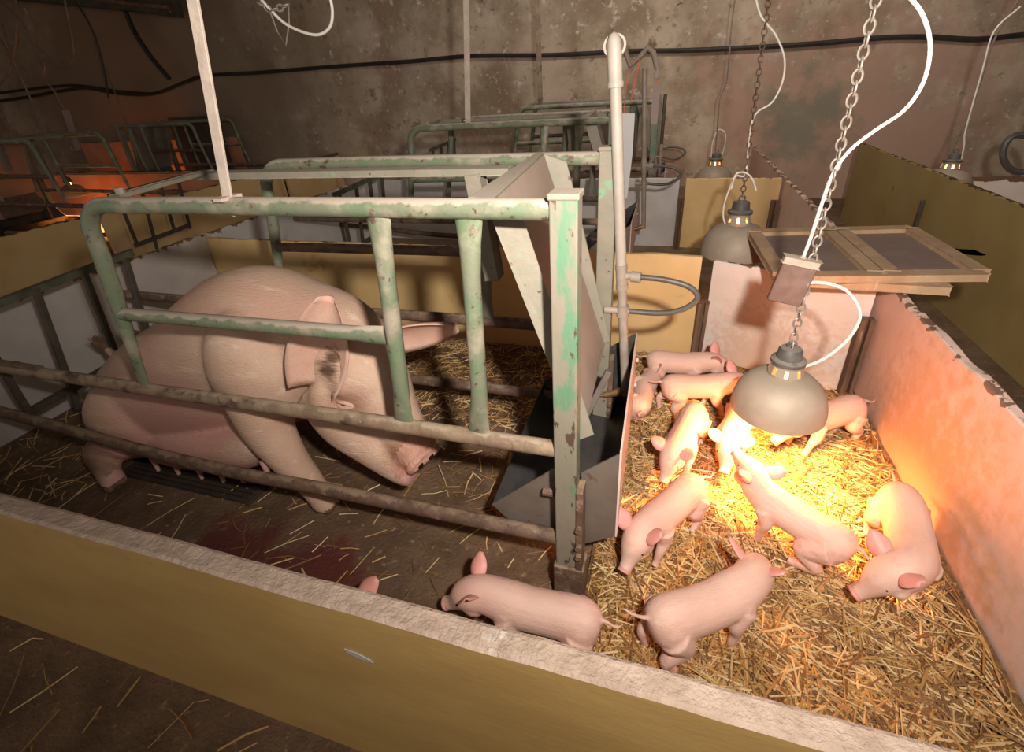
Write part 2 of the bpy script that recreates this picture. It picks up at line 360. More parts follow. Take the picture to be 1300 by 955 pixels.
# slot posts holding the loose boards
def slotpost(p, q, label):
    bm = bmesh.new(); p = Vector(p); q = Vector(q)
    for s in (-.016, .016): bar(bm, p + Vector((s, -.012, 0)), q + Vector((s, -.012, 0)), .017, .03, (0, 1, 0), .002)
    bar(bm, p + Vector((0, .006, 0)), q + Vector((0, .006, 0)), .05, .012, (0, 1, 0), .001)
    tag(fin('slot_post', bm, MT['post_wood']), label, 'post')
slotpost((.195, 2.272, 0), (.2, 2.272, .34), 'dark grooved post between the yellow board and the white board')
slotpost((.785, 2.045, 0), (.785, 2.045, .41), 'dark grooved post in the corner of white board and pinkish partition')
slotpost((.095, 4.19, 0), (.095, 4.19, .42), 'dark grooved post left of the small yellow board')
slotpost((.775, 4.19, 0), (.775, 4.19, .40), 'dark grooved post right of the small yellow board')
bm = bmesh.new(); bar(bm, (1.545, 3.745, .33), (1.545, 3.745, .50), .03, .012, (0, 1, 0)); bar(bm, (1.538, 3.735, .33), (1.538, 3.735, .50), .012, .014, (0, 1, 0))
tag(fin('slot_post', bm, MT['dark']), 'black metal slot at the joint of the two olive boards', 'post')

# ------------------------------------------------------------------ farrowing crate
def make_crate(label):
    root = empty('farrowing_crate', (-.9, 1.2, 0), label, 'crate', 'farrowing crates')
    for side in (0, 1):
        y = (.885, 1.53)[side]; s = (-1, 1)[side]; dirty = side == 1
        G, R_, Mr = MT['green'], MT['rust'], MT['midrust']
        top = [(-1.535, y, .53), (-1.505, y, .68), (-1.475, y, .84), (-1.455, y, .955)] + \
              [(-1.36 - .092 * math.cos(a), y, .995 + .093 * math.sin(a)) for a in [i * PI / 12 for i in range(0, 7)]] + [(-1.0, y, 1.09), (-.6, y, 1.09), (-.2, y, 1.09)]
        bm = bmesh.new(); K = len(top)
        rr = [(.023, .007), (.018, .016)] + [(.021, .021)] * (K - 2)
        tube(bm, top, rr, 12, up=(0, 1, 0))
        fin('top_rail', bm, G, root)
        bm = bmesh.new()
        tube(bm, [(-1.48, y, .775), (-1.44, y, .777), (-.70, y, .787), (-.66, y, .787), (-.615, y, .788)], [.019, .019, .019, (.024, .012), (.026, .007)], 10, up=(0, 1, 0))
        fin('upper_rail', bm, G if not dirty else R_, root)
        bm = bmesh.new(); tube(bm, [(-2.5, y, .505), (-2.2, y, .505), (-1.5, y, .508), (-.8, y, .519), (-.19, y, .522)], .021, 12)
        fin('middle_rail', bm, Mr if not dirty else R_, root)
        bm = bmesh.new(); tube(bm, cr([(-2.6, y, .285), (-2.2, y, .262), (-1.75, y, .225), (-1.318, y, .208), (-.895, y, .217), (-.19, y, .218)], 4), .021, 12)
        fin('bottom_rail', bm, R_, root)
        for xt, xb in ((-.575, -.611), (-.373, -.401)):
            bm = bmesh.new()
            tube(bm, [(xt, y, 1.088), (xt, y, 1.065), (xt - .002, y, 1.02), (xt - .006, y, .95), (xb + .012, y, .66), (xb + .004, y, .59), (xb, y, .53)],
                 [(.030, .010), (.029, .011), (.024, .017), (.020, .020), (.020, .020), (.024, .014), (.030, .006)], 12, up=(0, 1, 0))
            fin('upright_bar', bm, G if not dirty else MT['beige'], root)
        bm = bmesh.new()
        box(bm, -.205, -.152, y - .025, y + .025, .14, 1.115, .003)
        post = fin('front_post', bm, MT['post'] if not dirty else MT['beige'], root, False)
        bm = bmesh.new(); box(bm, -.208, -.149, y - .028, y + .028, 1.112, 1.124, .003); fin('post_cap', bm, MT['beige'], post, False)
        bm = bmesh.new()
        box(bm, -.212, -.128, y - .033, y + .033, 0, .14, .004); box(bm, -.152, -.135, y - .03, y + .02, .1, .42, .002)
        for z in (.20, .235, .30): lathe(bm, [(.0001, .0), (.009, .0), (.009, .012), (.0001, .012)], (-.143, y - .03, z), 8, axis=Euler((PI / 2, 0, 0)))
        fin('post_socket', bm, MT['rust'], root, False)
    bm = bmesh.new()           # two flat irons on top and the brace across the rear
    bar(bm, (-1.42, 1.25, 1.10), (-.40, 1.27, 1.10), .045, .02); fin('spacer_bar', bm, MT['beige'], root, False)
    bm = bmesh.new(); bar(bm, (-1.33, .90, 1.105), (-1.40, 1.26, 1.11), .028, .008); lathe(bm, [(.0001, .012), (.012, .012), (.012, -.004)], (-1.335, .92, 1.112), 8)
    fin('rear_brace', bm, MT['beige'], root, False)
    bm = bmesh.new(); bar(bm, (-.50, 1.26, 1.095), (-.47, 1.27, .80), .04, .05, (0, 1, 0)); fin('chute_bracket', bm, MT['beige'], root, False)
    bm = bmesh.new(); box(bm, -2.26, -2.02, .872, .898, .520, .530, .002); box(bm, -2.16, -2.13, .875, .895, .529, .536, .002); fin('hinge_plate', bm, MT['rust'], root, False)
    # feed chute
    ch = []
    bm = bmesh.new()
    sheet(bm, [(-.345, .962, 1.09), (-.365, 1.48, 1.11), (-.165, 1.46, .50), (-.155, .962, .52)], .004)
    plate = fin('feed_chute', bm, MT['plate'], root, False)
    bm = bmesh.new()
    sheet(bm, [(-.345, .96, 1.092), (-.365, 1.48, 1.112), (-.385, 1.48, 1.115), (-.40, .96, 1.095)], .004); fin('top_flange', bm, MT['beige'], plate, False)
    bm = bmesh.new()
    sheet(bm, [(-.350, .94, 1.075), (-.285, .95, 1.075), (-.150, .95, .62), (-.125, .95, .53), (-.160, .94, .515)], .005)
    fin('near_flange', bm, MT['beige'], plate, False)
    bm = bmesh.new()
    sheet(bm, [(-.365, 1.485, 1.11), (-.30, 1.50, 1.085), (-.270, 1.50, .98), (-.150, 1.47, .515), (-.185, 1.462, .495)], .005)
    fin('far_flange', bm, MT['beige'], plate, False)
    bm = bmesh.new()
    sheet(bm, [(-.157, .965, .52), (-.167, 1.40, .52), (-.245, 1.40, .33), (-.215, .965, .33)], .004)
    bar(bm, (-.13, 1.30, .50), (-.20, 1.26, .33), .02, .02, (0, 1, 0))
    fin('chute_lip', bm, MT['grey_steel'], root, False)
    # feed trough hung between the front posts
    bm = bmesh.new()
    prof = [(-.405, .245), (-.345, .185), (-.14, .165), (-.062, .215), (-.062, .30)]
    for (a, b) in zip(prof, prof[1:]):
        sheet(bm, [(a[0], .93, a[1]), (b[0], .93, b[1]), (b[0] - .005, 1.58, b[1]), (a[0] - .005, 1.58, a[1])], .004)
    tr = fin('feed_trough', bm, MT['black_steel'], root, False)
    bm = bmesh.new(); sheet(bm, [(-.405, .928, .245), (-.345, .928, .185), (-.215, .928, .17), (-.215, .928, .425)], .004, (0, 1, 0)); fin('end_plate', bm, MT['grey_steel'], tr, False)
    bm = bmesh.new(); sheet(bm, [(-.15, .928, .155), (-.058, .928, .215), (-.058, .928, .50), (-.150, .928, .42)], .004, (0, 1, 0)); fin('end_plate', bm, MT['grey_steel'], tr, False)
    bm = bmesh.new(); sheet(bm, [(-.41, 1.58, .25), (-.345, 1.58, .185), (-.14, 1.58, .165), (-.064, 1.58, .22), (-.068, 1.58, .495), (-.20, 1.58, .40)], .004, (0, 1, 0)); fin('end_plate', bm, MT['black_steel'], tr, False)
    bm = bmesh.new(); sheet(bm, [(-.056, .925, .215), (-.056, .925, .505), (-.068, 1.62, .475), (-.066, 1.62, .215)], .005)
    for y_, z_ in ((1.52, .42), (1.5, .33)): lathe(bm, [(.0001, .006), (.007, .006), (.007, -.002)], (-.058, y_, z_), 8, axis=Euler((0, PI / 2, 0)))
    fin('guard_plate', bm, MT['pink'], tr, False)
    bm = bmesh.new()
    for z in (.60, .64): pass
    lathe(bm, [(.0001, .0), (.011, .0), (.011, .03), (.0001, .03)], (-.215, .90, .36), 10, axis=Euler((0, -PI / 2, 0)))
    fin('pivot_bolt', bm, MT['rust'], tr, False)
    return root
crate = make_crate('nearest farrowing crate of worn green tubes with the large sow inside')
crate2 = dup(crate, 'farrowing_crate', (-.15, 2.10, 0), 'second farrowing crate of green tubes behind the yellow board', 'crate', 'farrowing crates')
crate3 = dup(crate, 'farrowing_crate', (.0, 4.02, 0), 'farthest green farrowing crate close to the stained back wall', 'crate', 'farrowing crates')
crate4 = dup(crate, 'farrowing_crate', (-5.25, 2.40, 0), 'dim farrowing crate at the left edge in front of glowing orange boards', 'crate', 'farrowing crates', rotz=PI)
crate5 = dup(crate, 'farrowing_crate', (-5.40, 4.28, 0), 'dim farrowing crate against the back wall at upper left', 'crate', 'farrowing crates', rotz=PI)

# rear gates of the crates
def make_gate(label):
    root = empty('crate_gate', (-2.35, 1.25, 0), label, 'gate')
    bm = bmesh.new(); bar(bm, (-2.35, .86, .68), (-2.35, 1.56, .712), .03, .02, (1, 0, 0)); fin('top_bar', bm, MT['darkgreen'], root, False)
    bm = bmesh.new(); bar(bm, (-2.35, .90, .255), (-2.35, 1.48, .285), .03, .02, (1, 0, 0)); fin('bottom_bar', bm, MT['dark'], root, False)
    for y0, y1, z1 in ((.93, .925, .26), (1.15, 1.075, .17), (1.335, 1.30, .27), (1.52, 1.46, .25)):
        bm = bmesh.new(); bar(bm, (-2.35, y0, .70), (-2.35, y1, z1), .022, .022, (1, 0, 0)); fin('upright_bar', bm, MT['dark'], root, False)
    return root
gate = make_gate('dark barred rear gate in front of the dull white end board')
dup(gate, 'crate_gate', (.1, 2.1, 0), 'small dark barred gate behind the top rails in the second pen', 'gate')
dup(gate, 'crate_gate', (-2.0, 2.03, .0), 'dark barred hurdle standing at the yellow boards across the left gangway', 'gate')
dup(gate, 'crate_gate', (-.1, 4.1, .05), 'small dark barred gate of the farthest pen near the wall', 'gate')

# floor grate under the sow
g = empty('floor_grate', (-1.67, .98, 0), 'black slatted floor grate beneath the udder of the sow', 'grate')
for i in range(6):
    bm = bmesh.new(); y = .925 + i * .022; box(bm, -2.0, -1.37, y, y + .013, .0, .014, .002); fin('slat', bm, MT['grate'], g, False)
bm = bmesh.new(); box(bm, -2.01, -1.99, .92, 1.05, 0, .012, .002); box(bm, -1.38, -1.355, .92, 1.05, 0, .012, .002); fin('grate_frame', bm, MT['grate'], g, False)

# hanging straps
def strap(p0, p1, wdt, label, m=None):
    bm = bmesh.new(); p0 = Vector(p0); p1 = Vector(p1); d = (p0 - p1).normalized(); top_ = p1 + d * ((3.0 - p1.z) / d.z)
    bar(bm, p1 - d * .02, top_, wdt, .006, (0, 1, 0), .001); bar(bm, p1 + d * .02 + Vector((0, -.03, 0)), p1 + d * .02 + Vector((0, .03, 0)), wdt, .008, (0, 0, 1), .001)
    tag(fin('hanging_strap', bm, m or MT['strap'], None, False), label, 'strap')
strap(A(245, 0, .885), A(291, 262, .885), .026, 'wide pale iron strap from ceiling to the top rail of the nearest crate')
strap(A(592, 0, 2.98), A(594, 157, 2.98), .035, 'flat iron strap holding up the second green crate')
strap(A(682, 0, 4.9), A(686, 128, 4.9), .045, 'dark iron strap holding up the farthest crate', MT['midrust'])

# ------------------------------------------------------------------ water pipes
def waterpipe(base, topz, label, lean=(0, 0), m=None, hose_pts=None, elbow=True):
    root = empty('water_pipe', base, label, 'pipe', 'drinker pipes')
    b = Vector(base); t = Vector((base[0] + lean[0], base[1] + lean[1], topz)); d = t - b
    m = m or MT['pvc']
    bm = bmesh.new(); tube(bm, [b + d * .44, b + d * .97], .0165, 14)
    fin('upper_pipe', bm, m, root)
    bm = bmesh.new(); tube(bm, [b, b + d * .44], .015, 12)
    tube(bm, [b + d * .37, b + d * .385], .0195, 12); tube(bm, [b + d * .43, b + d * .445], .0195, 12); tube(bm, [b + d * .385, b + d * .43], .018, 12)
    fin('lower_pipe', bm, MT['pipe_grey'], root)
    if elbow:
        bm = bmesh.new()
        tube(bm, [b + d * .90, b + d * .91, b + d * .915, b + d * .985, b + d * 1.0, b + d * 1.012, b + d * 1.017], [.022, .0225, .0195, .0195, .018, .012, .003], 16)
        lathe(bm, [(.024, -.004), (.030, -.004), (.030, .004), (.024, .004)], b + d * .985 + Vector((0, .012, .004)), 24, closed=True, axis=Euler((PI * .42, 0, 0)))
        tube(bm, [b + d * .985, b + d * .985 + Vector((0, .03, .004))], .017, 12)
        fin('elbow', bm, m, root)
    j1 = b + d * .41; j2 = b + d * .30
    bm = bmesh.new(); tube(bm, [j1, j1 + Vector((.035, 0, .002))], .013, 10); tube(bm, [j1 + Vector((.03, 0, 0)), j1 + Vector((.06, -.005, 0))], .017, 10)
    fin('tee_fitting', bm, MT['pipe_grey'], root); bm = bmesh.new()
    tube(bm, [j2 - Vector((.06, 0, 0)), j2 + Vector((.02, 0, 0))], .012, 10); lathe(bm, [(.0001, -.02), (.02, -.02), (.02, .02), (.0001, .02)], j2, 12)
    fin('lower_fitting', bm, MT['pipe_grey'], root)
    hp = [j1 + Vector((.05, 0, 0)), j1 + Vector((.13, -.005, -.003)), j1 + Vector((.205, -.01, -.02)), j1 + Vector((.235, -.01, -.055)), j1 + Vector((.20, -.01, -.095)), j1 + Vector((.13, -.005, -.118)), j2 + Vector((.01, 0, 0))]
    bm = bmesh.new(); tube(bm, cr(hp, 6), .009, 10); fin('hose_loop', bm, MT['hose'], root)
    bm = bmesh.new(); tube(bm, [b + Vector((.005, 0, .02)), b + Vector((-.03, 0, .005)), b + Vector((-.075, -.005, -.01))], [.015, .016, .011], 10)
    tube(bm, [b + Vector((-.07, -.005, -.01)), b + Vector((-.10, -.007, -.015))], .006, 8)
    fin('drinker_nipple', bm, MT['brass'], root)
    return root
waterpipe((-.088, 1.50, .285), 1.385, 'tall white plastic water pipe with an elbow on top beside the feed chute', (-.085, 0))
waterpipe((-.15, 3.45, .36), 1.37, 'thin grey water pipe by the second crate with a black hose loop', (-.06, 0), MT['pipe_grey'], elbow=False)
waterpipe((-.12, 5.45, .30), 1.15, 'farthest dark water pipe with a hose loop against the wall', (0, 0), MT['dark'], elbow=False)
# bent support arm over the second crate
bm = bmesh.new()
arm = [A(793, 62, 3.45), A(800, 84, 3.45), A(815, 70, 3.45), A(822, 61, 3.45), A(829, 66, 3.45), A(835, 88, 3.45)]
tube(bm, arm, .017, 10); bar(bm, A(835, 84, 3.45), A(833, 100, 3.45), .03, .012, (0, 1, 0))
tag(fin('support_arm', bm, MT['pipe_grey']), 'zigzag grey arm above the second crate that carries the record cards', 'bracket')
def card(pts, y, sp, label, m):
    c = empty('record_card', A(*pts[0], y), label, 'card')
    bm = bmesh.new(); sheet(bm, [A(*p, y) for p in pts], .002); fin('card_sheet', bm, m, c, False)
    if sp:
        for s in sp:
            bm = bmesh.new(); tube(bm, [A(*p, y) for p in s], .0035, 6); fin('twine', bm, MT['twine'], c)
card([(789, 144), (806, 144), (803, 195), (796, 252), (791, 252), (789, 200)], 3.40, [[(792, 144), (795, 110), (797, 86)], [(801, 130), (805, 105), (812, 75)], [(803, 118), (808, 98), (813, 72)]],
     'white record card hanging on orange twine beside the white pipe', MT['card'])
card([(829, 106), (839, 106), (834, 158), (826, 158)], 3.45, [[(833, 107), (834, 98), (835, 88)]], 'dusty mauve record card hanging behind the thin grey pipe', MT['card_d'])

# ------------------------------------------------------------------ heat lamps
def chain(p0, p1, link_len, wire, label, cat='chain', m=None):
    p0, p1 = Vector(p0), Vector(p1); d = p1 - p0
    if d.z > .4: d = d * ((3.0 - p0.z) / d.z); p1 = p0 + d      # long chains reach the ceiling
    n = max(2, int(d.length / (link_len * .72))); t = d.normalized()
    s = t.cross(Vector((0, 1, 0))).normalized(); u = s.cross(t)
    bm = bmesh.new()
    for i in range(n):
        c = p0 + d * ((i + .5) / n); a = s if i % 2 else u
        pts = []
        for k in range(14):
            th = 2 * PI * k / 14
            pts.append(c + t * (math.cos(th) * link_len * .46) + a * (math.sin(th) * link_len * .30) )
        tube(bm, pts, wire, 6, closed=True)
    return tag(fin('hanging_chain', bm, m or MT['chain']), label, cat)
def heat_lamp(c, D, label, power, group='heat lamps', col=(1.0, .42, .12), n=40):
    """c = centre of the rim"""
    k = D / .28; c = Vector(c)
    root = empty('heat_lamp', c, label, 'lamp', group)
    bm = bmesh.new()
    out = [(.140, .0), (.1405, .010), (.138, .036), (.130, .066), (.114, .096), (.090, .118), (.066, .129), (.050, .133)]
    prof = [(r * k, z * k) for r, z in out] + [((r - .003) * k, (z - .003) * k) for r, z in reversed(out)]
    lathe(bm, prof, c, n, closed=True)
    fin('shade', bm, MT['lamp'], root)
    bm = bmesh.new()                      # vented neck: two rings joined by eight ribs
    for z0, z1, r in ((.130, .143, .050), (.166, .180, .043)):
        lathe(bm, [(r * k, z0 * k), (r * k, z1 * k), ((r - .004) * k, z1 * k), ((r - .004) * k, z0 * k)], c, 24, closed=True)
    for i in range(8):
        a = 2 * PI * (i + .3) / 8; w_ = .27
        sheet(bm, [c + Vector((.050 * k * math.cos(a - w_), .050 * k * math.sin(a - w_), .141 * k)), c + Vector((.050 * k * math.cos(a + w_), .050 * k * math.sin(a + w_), .141 * k)),
                   c + Vector((.044 * k * math.cos(a + w_), .044 * k * math.sin(a + w_), .168 * k)), c + Vector((.044 * k * math.cos(a - w_), .044 * k * math.sin(a - w_), .168 * k))], .003)
    fin('vented_neck', bm, MT['lamp'], root, False)
    bm = bmesh.new(); lathe(bm, [(q * k, z * k) for q, z in ((.040, .178), (.050, .178), (.050, .188), (.036, .194), (.034, .220), (.029, .227), (.0001, .229))], c, 24)
    fin('lampholder', bm, MT['bakelite'], root)
    bm = bmesh.new(); lathe(bm, [(q * k, z * k) for q, z in ((.0001, .012), (.030, .016), (.050, .032), (.046, .055), (.030, .085), (.026, .12), (.024, .172), (.0001, .174))], c, 20)
    fin('bulb', bm, MT['bulb'], root)
    bm = bmesh.new(); pts = [c + Vector((0, 0, .227 * k)) + Vector((.012 * k * math.cos(t_), 0, .012 * k + .012 * k * math.sin(t_))) for t_ in [i * PI / 6 for i in range(12)]]
    tube(bm, pts, .003 * k, 6, closed=True); fin('hanging_ring', bm, MT['bakelite'], root)
    l = bpy.data.lights.new('heat_lamp_light', 'SPOT'); l.energy = power; l.color = col; l.shadow_soft_size = .045 * k; l.spot_size = math.radians(150); l.spot_blend = .9
    lo = bpy.data.objects.new('heat_lamp_light', l); COL.objects.link(lo); lo.location = c + Vector((0, 0, .004)); lo.parent = root; lo.matrix_parent_inverse = Matrix.Translation(-c)
    return root
def cord(name, pts, r, m, label, cat='cord', n=5):
    path = [Vector(p) for p in cr(pts, n)]
    def hung(p):                          # ends above the picture run on up to the ceiling
        q = CR @ (np.array(p) - np.array([0, 0, CAM_H])); return 432 + FPX * q[1] / q[2] <= 3 and p.z < 2.98
    if hung(path[0]): path = [Vector((path[0].x, path[0].y, 3.0))] + path
    if hung(path[-1]): path = path + [Vector((path[-1].x, path[-1].y, 3.0))]
    bm = bmesh.new(); tube(bm, path, r, 8)
    return tag(fin(name, bm, m), label, cat)
L1 = Vector((.372, 1.385, .375))
heat_lamp(L1, .262, 'nearest grey dome heat lamp hanging low over the piglets', 140)
chain(L1 + Vector((0, 0, .210)), A(1117, -20, 1.385), .032, .0027, 'near steel chain that carries the big heat lamp over the piglets')
cord('lamp_cable', [A(p, q, 1.385) for p, q in ((1150, -10), (1172, 20), (1181, 60), (1172, 105), (1148, 140), (1112, 165), (1080, 190), (1058, 220), (1043, 260), (1030, 300), (1016, 337))], .0042, MT['cable_w'],
     'thick white cable curving down to the brown block above the near lamp')
cord('lamp_cable', [A(p, q, 1.385) for p, q in ((1016, 366), (1030, 359), (1055, 361), (1078, 372), (1092, 398), (1082, 424), (1060, 446), (1035, 461), (1008, 468))], .0042, MT['cable_w'],
     'white cable loop from the brown block round to the neck of the near lamp')
sw = empty('cable_block', A(1005, 358, 1.38), 'brown flat block with pale end tied to the chain above the near lamp', 'block')
bm = bmesh.new(); a0, a1 = A(1017, 333, 1.385), A(994, 384, 1.385); bar(bm, a0, a1, .085, .022, (0, 1, 0), .003); fin('block_body', bm, MT['box'], sw, False)
bm = bmesh.new(); d = (a0 - a1).normalized(); bar(bm, a0 - d * .008, a0 + d * .012, .088, .025, (0, 1, 0), .003); tube(bm, [a0 + d * .01, a0 + d * .016], .008, 10); fin('block_end', bm, MT['box_top'], sw, False)
L2 = A(931, 322, 2.62); 
heat_lamp(L2, .325, 'second grey dome heat lamp partly behind the wooden lid', 14)
chain(L2 + Vector((0, 0, .285)), A(977, -10, 2.62), .034, .003, 'thin chain holding the second heat lamp', m=MT['rust'])
cord('lamp_cable', [A(p, q, 2.62) for p, q in ((958, -10), (966, 20), (985, 45), (996, 75), (993, 105), (980, 130), (962, 142), (954, 158), (950, 190), (946, 222), (934, 224), (926, 240), (919, 262), (919, 280), (928, 293))], .0042, MT['cable_w'],
     'white cable running down to the second heat lamp')
cord('lamp_cable', [A(p, q, 2.60) for p, q in ((928, 240), (934, 222), (945, 219), (955, 227), (960, 242))], .004, MT['cable_w'], 'short looped end of white flex above the second lamp')
L3 = A(905, 233, 5.2)
heat_lamp(L3, .34, 'third heat lamp far back just above the small yellow board', 10)
cord('lamp_cable', [A(p, q, 5.2) for p, q in ((934, -10), (928, 40), (926, 70), (922, 105), (914, 125), (911, 160), (908, 192))], .006, MT['cable_d'], 'brown flex with a knot hanging to the third heat lamp')
cord('lamp_cable', [A(p, q, 5.2) for p, q in ((903, 200), (905, 180), (912, 165), (921, 170), (919, 190), (911, 208))], .005, MT['cable_w'], 'loose flex loop round the neck of the third heat lamp')
L4 = A(1196, 243, 4.05)
heat_lamp(L4, .30, 'fourth heat lamp at right behind the olive boards', 5)
cord('lamp_cable', [A(p, q, 4.05) for p, q in ((1300, -10), (1270, 35), (1255, 70), (1243, 110), (1228, 150), (1214, 180), (1199, 205))], .006, MT['cable_d'], 'pair of brown flexes running down to the fourth heat lamp')
cord('lamp_cable', [A(p, q, 4.03) for p, q in ((1296, 8), (1262, 40), (1247, 90), (1226, 165), (1224, 185), (1219, 208))], .005, MT['cable_w'], 'slack pale flex beside the fourth heat lamp')
chain(A(878, -5, 5.9), A(860, 6, 5.9), .05, .006, 'short end of chain at the top of the back wall')
bm = bmesh.new(); tube(bm, [A(1295 + 22 * math.cos(t), 195 + 24 * math.sin(t), 4.0) for t in [i * PI / 10 for i in range(20)]], .02, 8, closed=True)
tag(fin('hose_loop', bm, MT['hose']), 'black hose loop at the right edge above the white board', 'hose')

# wooden lid lying on the boards
lid = empty('wooden_lid', (.74, 2.24, .57), 'two panel wooden framed lid lying flat across the corner of the boards', 'lid')
c0, c1, c2, c3 = [Vector(v) for v in ((.40, 2.50, .607), (1.06, 2.62, .607), (1.085, 2.03, .607), (.425, 1.91, .607))]
def lid_bar(p, q, name='frame_rail'):
    bm = bmesh.new(); bar(bm, p, q, .05, .028, (0, 0, 1), .003); fin(name, bm, MT['lidwood'], lid, False)
lid_bar(c0, c1); lid_bar(c3, c2); lid_bar(c0.lerp(c3, .03), c3.lerp(c0, .03)); lid_bar(c1.lerp(c2, .03), c2.lerp(c1, .03))
for s in (.485, .565): lid_bar(c0.lerp(c1, s).lerp(c3.lerp(c2, s), .03), c3.lerp(c2, s).lerp(c0.lerp(c1, s), .03))
for a_, b_ in ((.02, .49), (.56, .98)):
    bm = bmesh.new(); sheet(bm, [c0.lerp(c1, a_) - Vector((0, 0, .010)), c0.lerp(c1, b_) - Vector((0, 0, .010)), c3.lerp(c2, b_) - Vector((0, 0, .010)), c3.lerp(c2, a_) - Vector((0, 0, .010))], .006); fin('panel', bm, MT['lidpanel'], lid, False)
bm = bmesh.new(); bar(bm, (.46, 2.0, .575), (.965, 1.985, .575), .09, .032, (0, 0, 1), .004)
tag(fin('wooden_plank', bm, MT['lidwood'], None, False), 'short plank under the front edge of the wooden lid', 'plank')

# ------------------------------------------------------------------ wall cable, left clutter
cord('wall_cable', [A(p, q, 6.10) for p, q in ((-30, 132), (30, 124), (80, 115), (110, 112), (150, 119), (195, 119), (235, 104), (262, 96), (330, 92), (430, 84), (520, 78), (600, 71), (700, 70), (800, 65), (870, 64), (960, 60), (1040, 55), (1120, 48), (1180, 47), (1240, 50), (1300, 44), (1340, 43))], .022, MT['cable_b'],
     'long black cable sagging along the stained back wall')
cord('wall_cable', [A(p, q, 6.08) for p, q in ((-30, 122), (30, 114), (80, 109), (110, 110), (150, 116), (190, 119))], .018, MT['cable_b'], 'second black cable at upper left just above the long one')
cord('wall_cable', [A(p, q, 5.9) for p, q in ((150, -10), (168, 35), (190, 70), (110 + 105, 100), (260 - 130, 112))][:4], .03, MT['cable_b'], 'thick black hose slanting across the dark upper left wall')
for pts, lab in ((((0, 2), (25, 25), (36, 48), (56, 80), (57, 100), (80, 128)), 'pale thin flex zigzagging down the dark left corner'),
                 (((20, -5), (20, 50), (14, 85), (0, 108)), 'brown flex hanging at the far left edge'),
                 (((0, 50), (18, 80), (34, 115), (44, 138)), 'dark brown flex slanting down at the far left'),
                 (((82, 0), (90, 40), (94, 70), (88, 82), (66, 76), (44, 57)), 'grey flex looping sideways in the upper left'),
                 (((92, -5), (118, 40), (132, 90), (138, 125)), 'black flex curving down the upper left wall')):
    cord('hanging_flex', [A(p, q, 5.0) for p, q in pts], .011, MT['cable_d'] if 'black' not in lab else MT['cable_b'], lab)
cord('hanging_cable', [A(p, q, 1.9) for p, q in ((325, -8), (345, 14), (362, 30), (385, 41), (405, 44), (419, 34), (422, 14), (418, -8))], .0055, MT['cable_w'], 'white cable loop dangling at the top left of centre')
bm = bmesh.new(); tube(bm, [A(342, 12, 1.9), A(352, 40, 1.9), A(363, 57, 1.9), A(367, 30, 1.9), A(366, 5, 1.9)], .003, 6)
tag(fin('wire_hook', bm, MT['chain']), 'bent wire hook inside the white cable loop', 'wire')
chain(A(326, 2, 1.9), A(345, 14, 1.9), .035, .004, 'short chain piece beside the white cable loop')
chain(A(345, 14, 1.9), A(366, 6, 1.9), .035, .004, 'short chain piece sagging over the bent wire hook')
# dark duct high on the left
bm = bmesh.new(); a0 = A(-60, -30, 5.7); a1 = A(212, -6, 5.7); bar(bm, a0, a1, .35, .42, (0, 0, 1), .01)
dq = fin('air_duct', bm, MT['dark'], None, False); tag(dq, 'black duct high on the wall in the upper left corner', 'duct')
bm = bmesh.new(); tube(bm, [A(120, -1, 5.4), A(214, 10, 5.4), A(217, 16, 5.4)], .02, 8); fin('edge_pipe', bm, MT['rust'], dq)
# glowing pens on the left
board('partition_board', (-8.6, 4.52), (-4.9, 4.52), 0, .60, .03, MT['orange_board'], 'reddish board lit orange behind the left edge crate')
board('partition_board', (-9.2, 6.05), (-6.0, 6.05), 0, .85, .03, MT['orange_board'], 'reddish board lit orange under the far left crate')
heat_lamp((-6.75, 4.12, .42), .26, 'glowing heat lamp low in the left edge pen', 220)
cord('lamp_cable', [(-6.75, 4.12, .64), (-6.74, 4.13, 1.6), (-6.72, 4.14, 3.0)], .006, MT['cable_d'], 'brown flex hanging to the glowing lamp of the left edge pen')
heat_lamp((-7.6, 5.72, .42), .26, 'glowing heat lamp in the far left pen below the wall', 200)
cord('lamp_cable', [(-7.6, 5.72, .64), (-7.6, 5.73, 1.6), (-7.58, 5.74, 3.0)], .006, MT['cable_d'], 'brown flex hanging to the lamp of the far left pen')
bm = bmesh.new(); bar(bm, (-6.6, 5.95, .0), (-6.6, 5.95, 1.15), .9, .04, (0, 1, 0), .004)
tag(fin('doorway_board', bm, MT['dark'], None, False), 'black upright panel behind the far left crate', 'panel')
card([(78, 140), (88, 140), (103, 190), (96, 192)], 5.0, [[(83, 140), (72, 122), (58, 103)]], 'dim mauve card hanging by the left flexes', MT['card_d'])

# ------------------------------------------------------------------ straw
def straw_h(x, y):
    e = max(0, (x - .66) / .16) ** 2 * .05 + max(0, (y - 2.1) / .2) * .01
    return .016 + .020 * (mnoise.noise(Vector((x * 3.1, y * 3.1, 0))) * .5 + .5) + .008 * mnoise.noise(Vector((x * 11, y * 11, 5))) + e
bm = bmesh.new(); nx, ny = 48, 92; x0, x1, y0, y1 = -.13, .815, .44, 2.27
gg = [[bm.verts.new((x0 + (x1 - x0) * i / nx, y0 + (y1 - y0) * j / ny, straw_h(x0 + (x1 - x0) * i / nx, y0 + (y1 - y0) * j / ny))) for j in range(ny + 1)] for i in range(nx + 1)]
for i in range(nx):
    for j in range(ny): bm.faces.new((gg[i][j], gg[i + 1][j], gg[i + 1][j + 1], gg[i][j + 1]))
